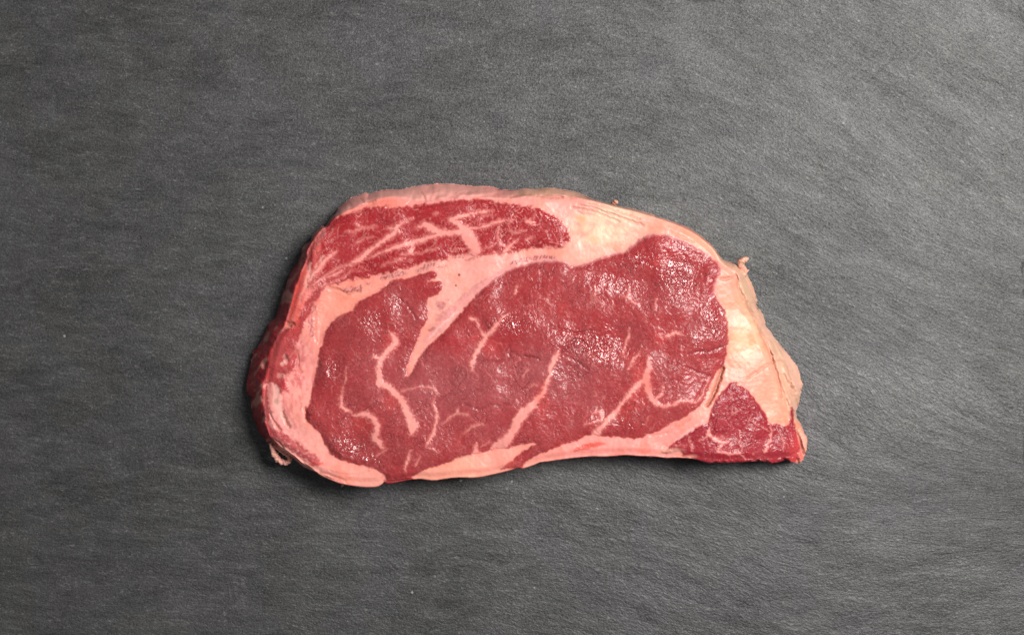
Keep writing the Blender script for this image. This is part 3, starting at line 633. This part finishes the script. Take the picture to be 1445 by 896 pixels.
# loose shreds of fat and sinew hanging off the rim
def shred(name, pts, flat, color, seed, parent=steak, ns=14, sub=6):
    """pts: photo x, y, height mm, half width px"""
    pts = np.array(pts, float)
    tt = np.linspace(0, len(pts)-1, (len(pts)-1)*sub+1); i = np.minimum(tt.astype(int), len(pts)-2); f = (tt-i)[:,None]
    p0 = pts[np.maximum(i-1,0)]; p1 = pts[i]; p2 = pts[i+1]; p3 = pts[np.minimum(i+2,len(pts)-1)]
    c = .5*(2*p1+(p2-p0)*f+(2*p0-5*p1+4*p2-p3)*f*f+(3*p1-p0-3*p2+p3)*f**3)
    zz = c[:,2]*.001; kk = S*(CAMH-zz)/CAMH
    ctr = np.stack([(c[:,0]-CX)*kk, -(c[:,1]-CY)*kk, zz], 1); r = np.maximum(c[:,3], .25)*S
    T = np.gradient(ctr, axis=0); T /= np.linalg.norm(T, axis=1, keepdims=True)+1e-12
    up = np.array([0, 0, 1.]); B = np.cross(T, up); B /= np.linalg.norm(B, axis=1, keepdims=True)+1e-9; U = np.cross(B, T)
    rs = np.random.RandomState(seed); V_, m = [], len(ctr)
    for a in np.linspace(0, 2*np.pi, ns, endpoint=False):
        w_ = 1+.18*np.sin(np.arange(m)*1.3+a*2+seed)+.14*rs.randn(m)
        V_.append(ctr+(B*np.cos(a)+U*np.sin(a)*flat)*(r*w_)[:,None])
    V_ = np.stack(V_, 1).reshape(-1, 3)
    F_ = []
    for s_ in range(m-1):
        for a in range(ns):
            b = (a+1) % ns; F_.append((s_*ns+a, s_*ns+b, (s_+1)*ns+b, (s_+1)*ns+a))
    pg = np.zeros((len(V_), 3))+np.array(color); pg *= (1+.10*rs.randn(len(V_), 1)).clip(.7, 1.25)
    return mesh_obj(name, V_, F_, M_FAT, parent, dict(pigment=pg.clip(0, .9), lean=np.zeros(len(V_)), wetness=np.zeros(len(V_))))
def tp(tl, *pts): return [tuple(P(tl, (a, b))[0])+(c, d) for a, b, c, d in pts]
shred('fat_shred', tp('D', (845,580,9,5.0),(825,550,10,4.2),(808,518,11,4.2),(818,490,11.5,4.8),(845,478,11.5,3.6),(868,470,11,1.4)), .7, (.62,.33,.24), 1)
shred('fat_shred', tp('D', (795,615,8,4),(830,585,9,5.5),(848,572,9,3)), .8, (.60,.38,.28), 5)
shred('fat_shred', tp('C', (680,222,9,2.0),(700,205,10,3.2),(722,195,11,3.2),(733,188,11,1.0)), .7, (.55,.28,.20), 2)
shred('skin_loop', tp('I', (232,470,13,2.6),(256,540,12.5,3.8),(284,592,12,4.0),(325,620,12,3.6),(364,624,12,3.4),(384,602,12.5,3.0),(374,576,13,2.6),(345,555,13,2.2),(300,525,13,2.0),(255,490,13,1.6)), 1.3, (.84,.40,.32), 3)
shred('sinew_shred', tp('E', (350,432,17,3.2),(332,462,17,4.0),(312,498,16.5,3.4),(295,530,16,2.2),(275,552,15.5,1.0)), .6, (.58,.40,.28), 4)
shred('sinew_shred', tp('E', (322,480,16.8,2.2),(310,520,16.5,1.8),(305,555,16,.8)), .7, (.56,.38,.26), 7)
shred('fat_shred', tp('I', (800,785,5,2.0),(797,803,4,1.6),(790,815,3,.6)), .8, (.62,.33,.26), 8)
shred('fat_shred', tp('K', (960,660,11,2.2),(980,678,9.5,2.4),(1000,690,8,1.2)), .8, (.72,.30,.22), 9)

# ------------------------------------------------------------------ slate board
SG = 2.0
sx = np.arange(-14, 1451, SG); sy = np.arange(-8, 908, SG)
QX, QY = np.meshgrid(sx, sy)
CHIP = [(681,-8,14,8.5),(863,-8,8,8.0),(990,-8,34,11),(1040,-8,18,8),(1450,16,11,17),(1451,380,9,16),(1451,412,8,9),(1451,90,6,10),(1451,640,6,40),(-14,470,10,20)]
eL = QX-sx[0]; eR = sx[-1]-QX; eT = QY-sy[0]; eB = sy[-1]-QY
dep = np.zeros(QX.shape)
for d_, sd in ((eL,1),(eR,2),(eT,3),(eB,4)):
    wv = .6+2.0*np.abs(fbm(QX,QY,26,3,100+sd)); dep = np.maximum(dep, .8*sm(wv+1.8, 0, d_))
for x, y, rx, ry in CHIP:
    r = np.hypot((QX-x)/rx, (QY-y)/ry)+.25*noise(QX,QY,7,110); dep = np.maximum(dep, .45*sm(1.2,.5,r))
m_ = np.zeros(QX.shape)
m_ = .06+.50*sm(760,1150,QX)*(1-.25*sm(300,560,QY))-.62*sm(900,1350,QX)*sm(560,800,QY)+.10*sm(500,1000,QX)*sm(500,700,QY)+.06*noise(QX,QY,260,101)
Sv = np.cumsum(m_, 1)*SG
grain = QY-Sv + 5*noise(QX,QY,90,102)
und = .08*fbm(QX*.35, grain, 60, 3, 103)+.05*fbm(QX*.30, grain, 22, 2, 104)+.03*noise(QX*.35, grain, 11, 105)
pit = .5*sm(1.1,.5,np.hypot((QX-329)/6,(QY-575)/2.6)+.4*noise(QX,QY,5,106))+.5*sm(1.1,.5,np.hypot((QX-338)/4,(QY-579)/3.5)+.4*noise(QX,QY,4,107))
scratch_s, scr = None, np.zeros(QX.shape)
def seg_d(x0,y0,x1,y1):
    ex,ey=x1-x0,y1-y0; t_=np.clip(((QX-x0)*ex+(QY-y0)*ey)/(ex*ex+ey*ey),0,1); return np.hypot(QX-x0-t_*ex,QY-y0-t_*ey)
scr = np.maximum(sm(3.5,.5,seg_d(1222,116,1258,84)+1.2*noise(QX,QY,8,108)), .8*sm(3,.5,seg_d(1258,84,1266,66)+1.0*noise(QX,QY,8,109)))
scr = np.maximum(scr, .5*sm(2.5,.3,seg_d(1140,80,1160,62)))
mark = np.clip(scr*.9+pit*1.0+dep*.04, 0, 1)
hz = np.minimum(und, .06)-.07-dep*1.2-pit*.25-scr*.12
hz = hz*.001
SX = (QX-CX)*S; SY = -(QY-CY)*S
svert = np.stack([SX, SY, hz], -1).reshape(-1,3)
si = np.arange(QX.size).reshape(QX.shape)
sq = np.stack([si[:-1,:-1], si[1:,:-1], si[1:,1:], si[:-1,1:]], -1).reshape(-1,4)
border = np.concatenate([si[0,:-1], si[:-1,-1], si[-1,:0:-1], si[:0:-1,0]])
low = svert[border].copy(); low[:,2] = -.0058
bi = np.arange(len(border)); nb = len(svert)
sw = np.stack([border, np.roll(border,-1), nb+np.roll(bi,-1), nb+bi], 1)
# wander of the sawn edge
vert_all = np.vstack([svert, low])
gr_all = np.concatenate([grain.ravel(), grain.ravel()[border]])*S; mk_all = np.concatenate([mark.ravel(), mark.ravel()[border]])

def slate_material():
    t = NT('slate')
    co = t.n('ShaderNodeTexCoord').outputs['Object']
    g_ = t.attr('grain').outputs['Fac']; mk = t.attr('mark').outputs['Fac']
    sp = t.n('ShaderNodeSeparateXYZ', Vector=co)
    def vec(ax, ay): return t.n('ShaderNodeCombineXYZ', X=t.math('MULTIPLY', sp.outputs[0], ax), Y=t.math('MULTIPLY', g_, ay)).outputs[0]
    a1 = t.noise(vec(480., 880.), 1., 4., .65, .4)      # cleavage ridges
    a2 = t.noise(vec(1150., 1400.), 1., 3., .65, .5)      # fine grain
    a3 = t.noise(vec(75., 220.), 1., 4., .65, .6)       # broad bands
    iso = t.noise(co, 1300., 2., .5)
    a4 = t.noise(vec(150., 800.), 1., 3., .6, .5)      # long thin cleavage lines
    a5 = t.noise(vec(20., 45.), 1., 4., .65, .5)       # stains
    low_ = t.noise(co, 9., 3., .5)
    tint = t.noise(co, 22., 2., .5)
    streak = t.math('MULTIPLY', t.math('MAXIMUM', t.ramp(a1, .56, .74), t.math('MULTIPLY', t.ramp(a4, .58, .74), .35)), t.ramp(a3, .42, .62))
    v = t.math('ADD', t.math('MULTIPLY', t.math('SUBTRACT', a2, .5), .85), t.math('MULTIPLY', t.math('SUBTRACT', iso, .5), 1.0))
    v = t.math('ADD', v, t.math('MULTIPLY', t.math('SUBTRACT', a1, .5), .75))
    v = t.math('ADD', v, t.math('MULTIPLY', t.math('SUBTRACT', a3, .5), .85))
    v = t.math('ADD', v, t.math('MULTIPLY', t.math('SUBTRACT', low_, .5), .35))
    v = t.math('ADD', v, t.math('MULTIPLY', t.math('SUBTRACT', a4, .5), .35))
    v = t.math('ADD', v, t.math('MULTIPLY', t.math('SUBTRACT', a5, .5), .85))
    v = t.math('MAXIMUM', t.math('ADD', v, 1.), .2)
    base = t.mixc(t.ramp(tint, .35, .65), (.0405, .0405, .0388, 1), (.0412, .0390, .0414, 1))
    c = t.mixc(1., base, t.n('ShaderNodeCombineColor', i0=v, i1=v, i2=v).outputs[0], 'MULTIPLY')
    c = t.mixc(t.math('MULTIPLY', streak, .75), c, (.150, .150, .148, 1))
    # pale mica and dust specks
    vo = t.n('ShaderNodeTexVoronoi', dict(feature='F1'), Vector=co, Scale=95., Randomness=1.)
    rnd = t.n('ShaderNodeSeparateColor', Color=vo.outputs['Color']).outputs[0]
    speck = t.math('MULTIPLY', t.ramp(vo.outputs['Distance'], .03, .07, 1., 0.), t.ramp(rnd, .86, .93))
    c = t.mixc(t.math('MULTIPLY', speck, .6), c, (.40, .40, .41, 1))
    c = t.mixc(t.math('MULTIPLY', mk, .75), c, (.022, .022, .022, 1))
    h = t.math('ADD', t.math('ADD', t.math('MULTIPLY', a1, .8), t.math('MULTIPLY', a4, .35)), t.math('MULTIPLY', a2, .45))
    h = t.math('ADD', h, t.math('MULTIPLY', iso, .30))
    h = t.math('ADD', h, t.math('MULTIPLY', a3, .75))
    bp = t.n('ShaderNodeBump', Strength=1.0, Distance=.00033, Height=h).outputs[0]
    rough = t.math('ADD', .49, t.math('MULTIPLY', t.math('SUBTRACT', a3, .5), .12))
    b = t.n('ShaderNodeBsdfPrincipled', Base_Color=c, Roughness=rough, Normal=bp)
    t.t.links.new(t.math('MULTIPLY', t.math('ADD', t.math('POWER', v, 1.2), t.math('MULTIPLY', streak, .6)), .62), b.inputs['Specular IOR Level'])
    t.n('ShaderNodeOutputMaterial', Surface=b.outputs[0])
    return t.m
M_SLATE = slate_material()
board = mesh_obj('slate_board', vert_all, np.vstack([sq, sw]), M_SLATE, None, dict(grain=gr_all, mark=mk_all))
board['label'] = 'rectangular dark grey natural slate board with chipped edges under the steak'
board['category'] = 'slate board'

# ------------------------------------------------------------------ table top under the board
def table_material():
    t = NT('grey_table_top')
    co = t.n('ShaderNodeTexCoord').outputs['Object']
    n1 = t.noise(co, 60., 4., .6); n2 = t.noise(co, 900., 2., .5)
    c = t.mixc(t.ramp(n1, .3, .7), (.085, .08, .078, 1), (.13, .12, .118, 1))
    bp = t.n('ShaderNodeBump', Strength=.5, Distance=.0002, Height=n2).outputs[0]
    b = t.n('ShaderNodeBsdfPrincipled', Base_Color=c, Roughness=.5, Normal=bp)
    t.n('ShaderNodeOutputMaterial', Surface=b.outputs[0])
    return t.m
tb = mesh_obj('table_top', [(-.6,-.45,-.0062),(.6,-.45,-.0062),(.6,.45,-.0062),(-.6,.45,-.0062),(-.6,-.45,-.03),(.6,-.45,-.03),(.6,.45,-.03),(-.6,.45,-.03)],
     [(0,1,2,3),(7,6,5,4),(0,4,5,1),(1,5,6,2),(2,6,7,3),(3,7,4,0)], table_material(), smooth=False)
tb['kind'] = 'structure'; tb['label'] = 'plain grey table top beneath the slate board'
